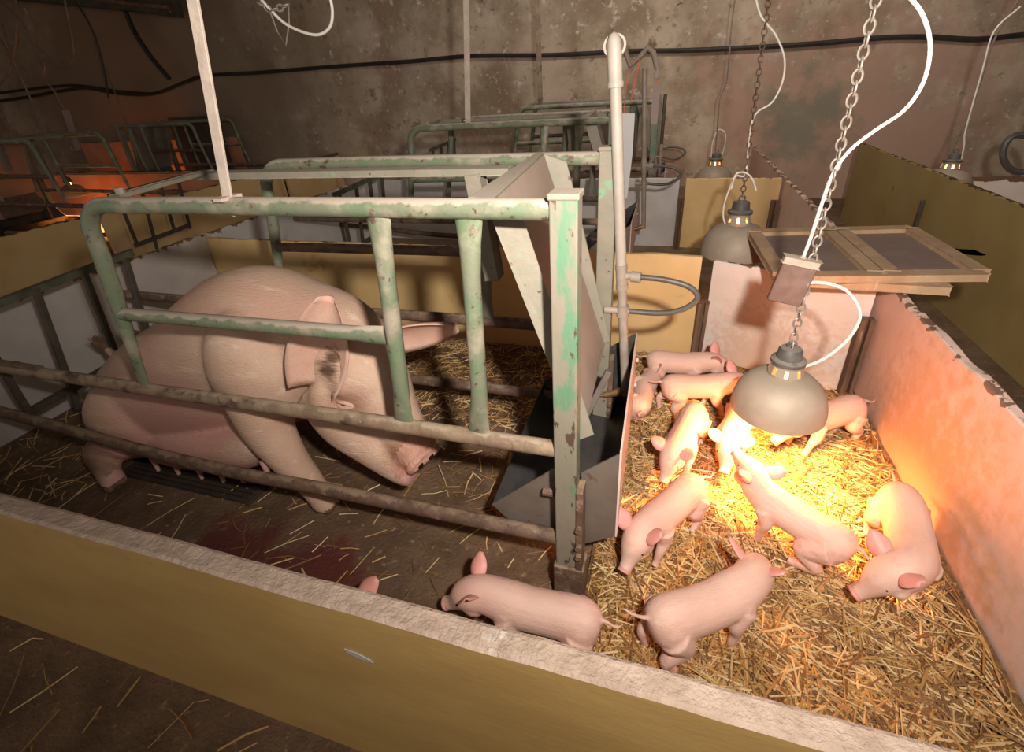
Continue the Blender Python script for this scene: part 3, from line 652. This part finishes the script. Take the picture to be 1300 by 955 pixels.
# skirt down to the floor so the bed is a solid layer
rim = [gg[i][0] for i in range(nx + 1)] + [gg[nx][j] for j in range(1, ny + 1)] + [gg[i][ny] for i in range(nx - 1, -1, -1)] + [gg[0][j] for j in range(ny - 1, 0, -1)]
low = [bm.verts.new((v.co.x, v.co.y, .001)) for v in rim]
for i in range(len(rim)): bm.faces.new((rim[i], low[i], low[(i + 1) % len(rim)], rim[(i + 1) % len(rim)]))
tag(fin('straw_bed', bm, MT['straw_base']), 'matted straw layer covering the floor where the piglets stand', 'straw', kind='stuff')
def straws(n, xr, yr, hfun, lr, name, label, wts=(5, 3, 4), dens=None, wid=(.0012, .0029)):
    bm = bmesh.new(); k = 0
    while k < n:
        x = random.uniform(*xr); y = random.uniform(*yr)
        if dens and random.random() > dens(x, y): continue
        k += 1
        L_ = random.uniform(*lr) * (1 if random.random() < .85 else 1.5); a = random.uniform(0, PI); tilt = random.gauss(0, .10)
        h = hfun(x, y) + random.uniform(.001, .010); wd = random.uniform(*wid); bend = random.gauss(0, .12)
        mi = random.choices((0, 1, 2), wts)[0]; rows = []
        for s in (-.5, 0, .5):
            aa = a + bend * s; p = Vector((x + math.cos(aa) * L_ * s, y + math.sin(aa) * L_ * s, h + math.sin(tilt) * L_ * s + .004 * (0.25 - s * s)))
            p.x = min(max(p.x, xr[0]), xr[1]); p.y = min(max(p.y, yr[0]), yr[1]); p.z = max(p.z, .002)
            nn = Vector((-math.sin(aa), math.cos(aa), 0)) * wd
            rows.append([bm.verts.new(p + nn), bm.verts.new(p - nn), bm.verts.new(p + Vector((0, 0, wd * 1.1)))])
        for A_, B_ in zip(rows, rows[1:]):
            for q in range(3):
                f = bm.faces.new((A_[q], A_[(q + 1) % 3], B_[(q + 1) % 3], B_[q])); f.material_index = mi
    o = fin(name, bm, MT['straw'], None, False)
    return tag(o, label, 'straw', kind='stuff')
straws(10500, (-.12, .805), (.45, 2.26), straw_h, (.045, .15), 'loose_straw', 'loose golden straw stalks strewn over the piglet corner', dens=lambda x, y: 0.0 if y > 2.27 - max(0, x - .2) * .42 else 1.0)
straws(2600, (-1.5, -.13), (.46, 2.27), lambda x, y: .003, (.03, .10), 'loose_straw', 'straw stalks scattered on the brown floor of the crate', (3, 2, 5),
       dens=lambda x, y: 1.0 if y > 1.55 else (.25 if x > -.75 and y > 1.1 else .07))
straws(420, (-2.7, -1.5), (.46, 2.27), lambda x, y: .003, (.05, .16), 'loose_straw', 'long straw stalks lying round the rear feet of the sow', (3, 3, 4), dens=lambda x, y: 1.0 if x < -2.05 else (.3 if y < .88 else .03))
straws(70, (-2.6, -.4), (-.3, .37), lambda x, y: .003, (.05, .16), 'loose_straw', 'few straw stalks on the dark gangway floor in front of the yellow board', (3, 3, 3))

# ------------------------------------------------------------------ pigs
def leaf(bm, base, tip, side, width, thick, cup, mi, bend=0.0, n=7, m=7):
    """an ear: cupped leaf from base to tip, side = direction across it"""
    base, tip, side = Vector(base), Vector(tip), Vector(side)
    t = tip - base; L_ = t.length; t.normalize(); side = (side - t * side.dot(t)).normalized(); nrm = side.cross(t)
    F, Bk = [], []
    for i in range(n + 1):
        u = i / n; wd = width * .5 * math.sin(PI * (.24 + .70 * u)) ** .8
        r1, r2 = [], []
        for j in range(m + 1):
            v = j / m * 2 - 1
            c = base + t * (L_ * u) + side * (wd * v) + nrm * (cup * width * (v * v - .5) * (1 - .55 * u) + bend * L_ * u * u)
            th = thick * (1 - .5 * u) * (1 - .6 * v * v)
            r1.append(bm.verts.new(c + nrm * th)); r2.append(bm.verts.new(c - nrm * th))
        F.append(r1); Bk.append(r2)
    def q(a, b, c, d):
        f = bm.faces.new((a, b, c, d)); f.material_index = mi
    for i in range(n):
        for j in range(m):
            q(F[i][j], F[i][j + 1], F[i + 1][j + 1], F[i + 1][j]); q(Bk[i][j], Bk[i + 1][j], Bk[i + 1][j + 1], Bk[i][j + 1])
        q(F[i][0], F[i + 1][0], Bk[i + 1][0], Bk[i][0]); q(F[i][m], Bk[i][m], Bk[i + 1][m], F[i + 1][m])
    for j in range(m):
        q(F[0][j], Bk[0][j], Bk[0][j + 1], F[0][j + 1]); q(F[n][j], F[n][j + 1], Bk[n][j + 1], Bk[n][j])
def ball(bm, c, r, n=12, mi=0, rot=None):
    r = r if isinstance(r, tuple) else (r, r, r)
    ret = bmesh.ops.create_uvsphere(bm, u_segments=n, v_segments=max(6, n // 2), radius=1)
    for v in ret['verts']:
        p = Vector((v.co.x * r[0], v.co.y * r[1], v.co.z * r[2])); v.co = Vector(c) + ((rot @ p) if rot else p)
    for f in {f for v in ret['verts'] for f in v.link_faces}: f.material_index = mi
def loft(bm, rings, n=20, sub=4):
    """elliptical body from (x,y,z,halfwidth,halfheight) rings"""
    R_ = cr(rings, sub)
    tube(bm, [r[:3] for r in R_], [(max(.003, r[3]), max(.003, r[4])) for r in R_], n, up=(0, 0, 1))

def piglet(loc, heading, scale, label, head=(0, 0), bend=0.0, pitch=0.0, roll=0.0, legs=(0, 0, 0, 0), fold=False, ear=(0, 0), tail=0.0, lie=False, neckup=0.0):
    """head = (yaw,pitch) in degrees; bend = sideways curve of the back; legs = swing in degrees FL FR HL HR"""
    hy, hp = math.radians(head[0]), math.radians(head[1]); piv = Vector((.145, 0, .180))
    HR = Matrix.Rotation(hy, 3, 'Z') @ Matrix.Rotation(-hp, 3, 'Y')
    def H(p): return piv + HR @ (Vector(p) - piv)
    bd = math.radians(bend)
    def Bd(p):
        p = Vector(p); 
        if abs(bd) < 1e-4: return p
        Rr = .28 / bd; a = p.x / Rr
        return Vector((math.sin(a) * (Rr - p.y), Rr - math.cos(a) * (Rr - p.y), p.z))
    bm = bmesh.new()
    body = [(-.168, 0, .166, .012, .016), (-.159, 0, .167, .038, .045), (-.135, 0, .167, .054, .060), (-.095, 0, .169, .059, .063), (-.04, 0, .166, .057, .061),
            (.03, 0, .164, .057, .060), (.085, 0, .168, .058, .062), (.125, 0, .176, .053, .058)]
    hd = [(.158, 0, .187, .050, .054), (.187, 0, .193, .050, .052), (.218, 0, .190, .043, .046), (.244, 0, .180, .032, .034), (.266, 0, .172, .0235, .025), (.287, 0, .168, .0205, .0200), (.297, 0, .167, .0195, .0190)]
    rings = [(*Bd(r[:3]), r[3], r[4]) for r in body] + [(*Bd(H(r[:3])), r[3], r[4]) for r in hd]
    loft(bm, rings, 22, 4)
    def P(p): return Bd(p)
    # jowl and cheeks
    for s in (-1, 1): ball(bm, Bd(H((.195, s * .022, .170))), (.036, .028, .028), 10); ball(bm, Bd((.085, s * .034, .158)), (.040, .030, .046), 10); ball(bm, Bd((-.112, s * .032, .158)), (.046, .034, .052), 10)
    # legs
    def leg(pts, rad, sw, hip):
        sw = math.radians(sw); Rm = Matrix.Rotation(sw, 3, 'Y'); q = []
        for p in pts:
            v = Vector(p) - Vector(hip); q.append(Bd(Vector(hip) + Rm @ v))
        Q = cr([(*a, r) for a, r in zip(q, rad)], 4)
        tube(bm, [a[:3] for a in Q], [float(a[3]) for a in Q], 12)
        return q[-1]
    feet = []
    for s, sw in ((1, legs[0]), (-1, legs[1])):
        hip = (.09, s * .036, .155)
        feet.append(leg([hip, (.076, s * .042, .106), (.089, s * .042, .064), (.088, s * .040, .028), (.096, s * .040, .008)], [.036, .024, .0155, .0125, .014], sw, hip))
    for s, sw in ((1, legs[2]), (-1, legs[3])):
        hip = (-.115, s * .034, .157)
        if fold:
            feet.append(leg([hip, (-.06, s * .046, .105), (-.115, s * .048, .066), (-.07, s * .048, .030), (-.045, s * .048, .020)], [.048, .036, .022, .0145, .014], sw, hip))
        else:
            feet.append(leg([hip, (-.094, s * .042, .112), (-.136, s * .043, .068), (-.124, s * .041, .028), (-.114, s * .041, .008)], [.045, .033, .0185, .0130, .014], sw, hip))
    # tail
    tp = cr([Bd(p) for p in ((-.160, 0, .194), (-.180, .004, .196), (-.200, .012 + tail, .188), (-.215, .016 + tail * 2, .190), (-.226, .010 + tail * 2.2, .198))], 4)
    tube(bm, tp, [.0075 - .0045 * i / (len(tp) - 1) for i in range(len(tp))], 8)
    me = organic('piglet', bm, .0042, 5)
    bm = bmesh.new(); bm.from_mesh(me)
    # pink nose and hoof tint by where the skin is
    nose = Bd(H((.297, 0, .167))); ndir = (Bd(H((.297, 0, .167))) - Bd(H((.275, 0, .170)))).normalized()
    for f in bm.faces:
        c = f.calc_center_median()
        if (c - nose).dot(ndir) > -.008 and (c - nose).length < .03: f.material_index = 1
        elif not lie and min((c - q).length for q in feet) < .012: f.material_index = 2
    # snout disc, nostrils
    tube(bm, [nose - ndir * .006, nose + ndir * .002, nose + ndir * .004], [(.0200, .0190), (.0220, .0205), (.0175, .0160)], 16, mi=1, up=(0, 0, 1))
    upv = HR @ Vector((0, 0, 1)); sv = ndir.cross(upv).normalized()
    for s in (-1, 1): ball(bm, nose + ndir * .003 + sv * (s * .0075), (.0032, .0032, .0045), 8, 3)
    # ears
    for s in (1, -1):
        e = ear[0] if s == 1 else ear[1]
        b = Bd(H((.174, s * .037, .226))); tp_ = Bd(H((.150 + .012 * e, s * (.076 + .008 * e), .268 - .018 * abs(e))))
        sd = Bd(H((.21, s * .049, .230))) - Bd(H((.14, s * .030, .220)))
        leaf(bm, b - (tp_ - b) * .12, b + (tp_ - b) * 1.05, sd, .056, .0030, .22 * (1 if s > 0 else -1) * -1, 1)
    # eye lids
    lids = []
    for s in (-1, 1): lids.append((Bd(H((.226, s * .0375, .203))), s))
    root_me = bpy.data.meshes.new('piglet'); bm.normal_update(); bm.to_mesh(root_me); bm.free(); bpy.data.meshes.remove(me)
    for m_ in (MT['piglet'], MT['piglet_pink'], MT['hoof'], MT['eye']): root_me.materials.append(m_)
    root_me.polygons.foreach_set('use_smooth', [True] * len(root_me.polygons))
    o = link('piglet', root_me)
    Mx = Matrix.Translation(loc) @ Matrix.Rotation(math.radians(heading), 4, 'Z') @ Matrix.Rotation(math.radians(-pitch), 4, 'Y') @ Matrix.Rotation(math.radians(roll), 4, 'X') @ Matrix.Scale(scale, 4)
    o.matrix_world = Mx
    tag(o, label, 'piglet', 'litter of piglets')
    for p, s in lids:
        b2 = bmesh.new(); ball(b2, p, (.0055, .0035, .0042), 10)
        em = bpy.data.meshes.new('eye'); b2.to_mesh(em); b2.free(); em.materials.append(MT['eye'])
        em.polygons.foreach_set('use_smooth', [True] * len(em.polygons))
        link('eye', em, o)
    return o
G0 = .022
piglet((-.215, .715, .0), 180, .90, 'pink piglet walking left along the front board by the crate post', head=(6, -22), legs=(10, -8, 8, -12), tail=-.006, ear=(0, .6))
piglet((.17, .81, G0), 36, .92, 'piglet seen from behind in the foreground straw with its tail to the left', head=(22, -30), bend=14, legs=(-6, 8, 10, -4), ear=(.4, -1.2), tail=.01)
piglet((.085, 1.115, G0), 236, .86, 'piglet sniffing the straw right beside the feed trough plate', head=(4, -30), legs=(-14, 14, -8, 10), bend=6)
piglet((.135, 1.50, G0), 254, .84, 'piglet facing the camera with lowered head, left of the near lamp', head=(-6, -34), legs=(-8, 10, 0, 0), ear=(1.2, 1.2))
piglet((.175, 1.80, G0), 14, .84, 'pink piglet standing side on with its head hidden behind the lamp shade', head=(0, -12), legs=(14, -16, 16, -18))
piglet((.105, 1.985, G0), 6, .82, 'rearmost piglet standing close against the yellow board', head=(-4, -20), legs=(-8, 8, -10, 10))
piglet((.315, 1.595, G0), 252, .84, 'brightly lit piglet with lowered snout directly under the near lamp', head=(8, -32), legs=(6, -6, 0, 4), ear=(1.2, 1.2))
piglet((.415, 1.165, G0), 148, .86, 'glowing white piglet half squatting under the lamp with its nose raised', head=(-28, 12), bend=-6, pitch=7, legs=(8, -6, -6, -10), fold=True, ear=(.8, .8))
piglet((.63, 1.70, G0), 214, .86, 'piglet at the right partition with its head under the lamp shade', head=(0, -28), legs=(-16, -24, 6, -6))
piglet((.69, 1.155, G0), 258, .96, 'piglet by the right partition bending its head round to sniff the straw', head=(-42, -34), bend=-26, legs=(10, -12, -6, 4), ear=(.5, .8))
piglet((-.160, 1.80, .055), 84, .80, 'piglet lying behind the trough guard plate with only its side showing', roll=70, lie=True, legs=(10, 30, -20, 20))
piglet((-.49, .575, 0), 182, .90, 'piglet hidden behind the front board with only an ear showing', head=(-8, 6), ear=(.0, -.2))

# ------------------------------------------------------------------ the sow
bm = bmesh.new()
loft(bm, [(-2.245, 1.20, .17, .03, .05), (-2.225, 1.20, .18, .10, .11), (-2.16, 1.20, .195, .165, .17), (-2.04, 1.20, .225, .205, .215), (-1.88, 1.20, .275, .22, .25),
          (-1.72, 1.20, .335, .222, .262), (-1.52, 1.20, .43, .222, .285), (-1.34, 1.20, .515, .215, .292), (-1.20, 1.20, .555, .195, .265), (-1.08, 1.19, .575, .160, .20),
          (-.99, 1.175, .565, .145, .175), (-.92, 1.15, .505, .140, .160), (-.86, 1.125, .435, .122, .135), (-.805, 1.10, .375, .096, .105), (-.76, 1.08, .33, .080, .082), (-.72, 1.060, .300, .072, .066), (-.69, 1.045, .278, .070, .056), (-.677, 1.040, .268, .066, .05)], 32, 4)
def limb(pts, rad, n=16):
    Q = cr([(*p, r) for p, r in zip(pts, rad)], 5); tube(bm, [q[:3] for q in Q], [float(q[3]) for q in Q], n)
# lower jaw, cheeks and jowl
limb([(-1.03, 1.12, .43), (-.94, 1.07, .36), (-.85, 1.05, .285), (-.77, 1.03, .232), (-.722, 1.022, .210), (-.705, 1.02, .206)], [.12, .108, .082, .060, .050, .040])
ball(bm, (-.975, 1.04, .44), (.07, .065, .085), 14)
ball(bm, (-.975, 1.17, .635), (.09, .13, .07), 14)
for s in (-1, 1): ball(bm, (-.895, 1.14 + s * .118, .505), (.045, .028, .032), 12)
ball(bm, (-.90, 1.03, .425), (.045, .03, .03), 12)     # brow
# shoulders and forelegs
ball(bm, (-1.26, 1.045, .50), (.16, .11, .23), 18); ball(bm, (-1.26, 1.355, .50), (.16, .11, .23), 18)
limb([(-1.25, 1.03, .44), (-1.225, 1.0, .33), (-1.17, .985, .22), (-1.115, .985, .125), (-1.085, .985, .065), (-1.065, .985, .022)], [.115, .086, .064, .050, .045, .048])
limb([(-1.25, 1.37, .44), (-1.23, 1.40, .33), (-1.19, 1.40, .2), (-1.16, 1.40, .12), (-1.15, 1.40, .06), (-1.13, 1.40, .022)], [.13, .10, .07, .05, .045, .048])
for y in (.985, 1.40):
    x = -1.06 if y < 1.2 else -1.125
    for s in (-1, 1): limb([(x - .02, y + s * .018, .045), (x + .015, y + s * .021, .022), (x + .035, y + s * .022, .012)], [.026, .024, .013], 10)
# hams and folded hind legs
ball(bm, (-2.0, 1.05, .19), (.19, .125, .175), 18); ball(bm, (-2.0, 1.35, .19), (.19, .125, .175), 18)
limb([(-1.95, 1.0, .16), (-2.06, .985, .10), (-2.13, .965, .068), (-2.07, .93, .065), (-2.0, .895, .055), (-1.965, .875, .028)], [.09, .08, .06, .055, .046, .042])
for s in (-1, 1): limb([(-1.98, .885 + s * .018, .05), (-1.94, .868 + s * .022, .025), (-1.92, .86 + s * .024, .012)], [.026, .024, .013], 10)
limb([(-2.02, 1.40, .14), (-2.12, 1.42, .09), (-2.1, 1.45, .06), (-1.98, 1.47, .05)], [.08, .07, .055, .045])
# udder
for y in (1.05, 1.34):
    limb([(-1.93, y, .10), (-1.80, y - .01, .105), (-1.65, y - .01, .12), (-1.50, y - .01, .15), (-1.38, y - .015, .19), (-1.30, y - .02, .235)], [.07, .085, .09, .09, .085, .065])
# tail stump
limb([(-2.14, 1.22, .33), (-2.24, 1.235, .36), (-2.28, 1.24, .385)], [.035, .022, .016], 10)
me = organic('sow', bm, .0095, 13)
bm = bmesh.new(); bm.from_mesh(me); bpy.data.meshes.remove(me)
nose = Vector((-.675, 1.038, .266)); nd = Vector((.83, -.26, -.46)).normalized()
for f in bm.faces:
    c = f.calc_center_median()
    if (c - Vector((-.70, 1.02, .195))).length < .06 and c.z < .232: f.material_index = 1
    elif (c - nose).length < .10 and (c - nose).dot(nd) > -.06 and c.z > .21: f.material_index = 2
    elif c.z < .028 and (c - Vector((-1.05, 1.0, 0))).length < .12 or (c.z < .04 and c.x > -2.03 and c.x < -1.9 and c.y < .9): f.material_index = 3
    elif c.z < .17 and -1.95 < c.x < -1.26 and c.y < 1.12: f.material_index = 1
# snout disc with nostrils and the open lip
tube(bm, [nose - nd * .02, nose + nd * .006, nose + nd * .014, nose + nd * .014], [(.062, .044), (.070, .050), (.064, .045), (.05, .034)], 22, mi=2, up=(0, 0, 1))
sd = nd.cross(Vector((0, 0, 1))).normalized(); upn = sd.cross(nd)
for s in (-1, 1): ball(bm, nose + nd * .012 + sd * (s * .024), (.011, .011, .014), 10, 4)
# ears
leaf(bm, (-.985, 1.005, .505), (-.885, 1.055, .80), (.86, .16, -.30), .185, .009, .36, 5, bend=.04, n=14, m=11)
leaf(bm, (-.88, 1.235, .565), (-.625, 1.30, .625), (.25, -.45, .8), .155, .009, -.30, 5, bend=-.06, n=14, m=11)
for f in bm.faces: f.smooth = True
sow_me = bpy.data.meshes.new('sow'); bm.normal_update(); bm.to_mesh(sow_me); bm.free()
for m_ in (MT['skin'], MT['skin_pink'], MT['snout'], MT['hoof'], MT['eye'], MT['skin_ear']): sow_me.materials.append(m_)
sow = link('sow', sow_me); tag(sow, 'huge pale sow half sitting inside the nearest farrowing crate', 'sow')
for p in ((-.893, 1.008, .462), (-.845, 1.232, .50)):
    b2 = bmesh.new(); ball(b2, (p[0], p[1] + .003, p[2]), (.019, .011, .0125), 12); fin('eye', b2, MT['eye'], sow)
    for dz, nm in ((.0115, 'upper_eyelid'), (-.0105, 'lower_eyelid')):
        b2 = bmesh.new(); sg = -1 if p[1] < 1.13 else 1
        tube(b2, cr([(p[0] - .030, p[1] + .004 * -sg, p[2] + .004), (p[0] - .012, p[1] + .006 * sg, p[2] + dz * .85), (p[0] + .010, p[1] + .006 * sg, p[2] + dz * .75), (p[0] + .030, p[1] + .002 * -sg, p[2] - .006)], 4), .0065, 8)
        fin(nm, b2, MT['skin_ear'], sow)
for x, z, L_ in ((-1.86, .055, .04), (-1.75, .06, .04), (-1.63, .065, .04), (-1.52, .075, .04), (-1.42, .095, .04), (-1.245, .19, .05)):
    b2 = bmesh.new(); y = .985 if x < -1.3 else .955
    tube(b2, [(x, y, z + .02), (x + .004, y - .006, z), (x + .008, y - .01, z - L_)], [.017, .011, .007], 10); fin('teat', b2, MT['skin_pink'], sow)
b2 = bmesh.new(); random.seed(3)
for i in range(60):
    a = random.uniform(0, 2 * PI); r_ = random.uniform(.002, .02)
    tube(b2, [(-2.27, 1.24, .37), (-2.29 + r_ * math.cos(a) * .6, 1.24 + r_ * math.sin(a), .405), (-2.31 + r_ * math.cos(a) * 1.3, 1.235 + r_ * math.sin(a) * 1.3, .44)], [.0016, .0014, .0006], 4)
fin('tail_bristles', b2, MT['bristle'], sow)
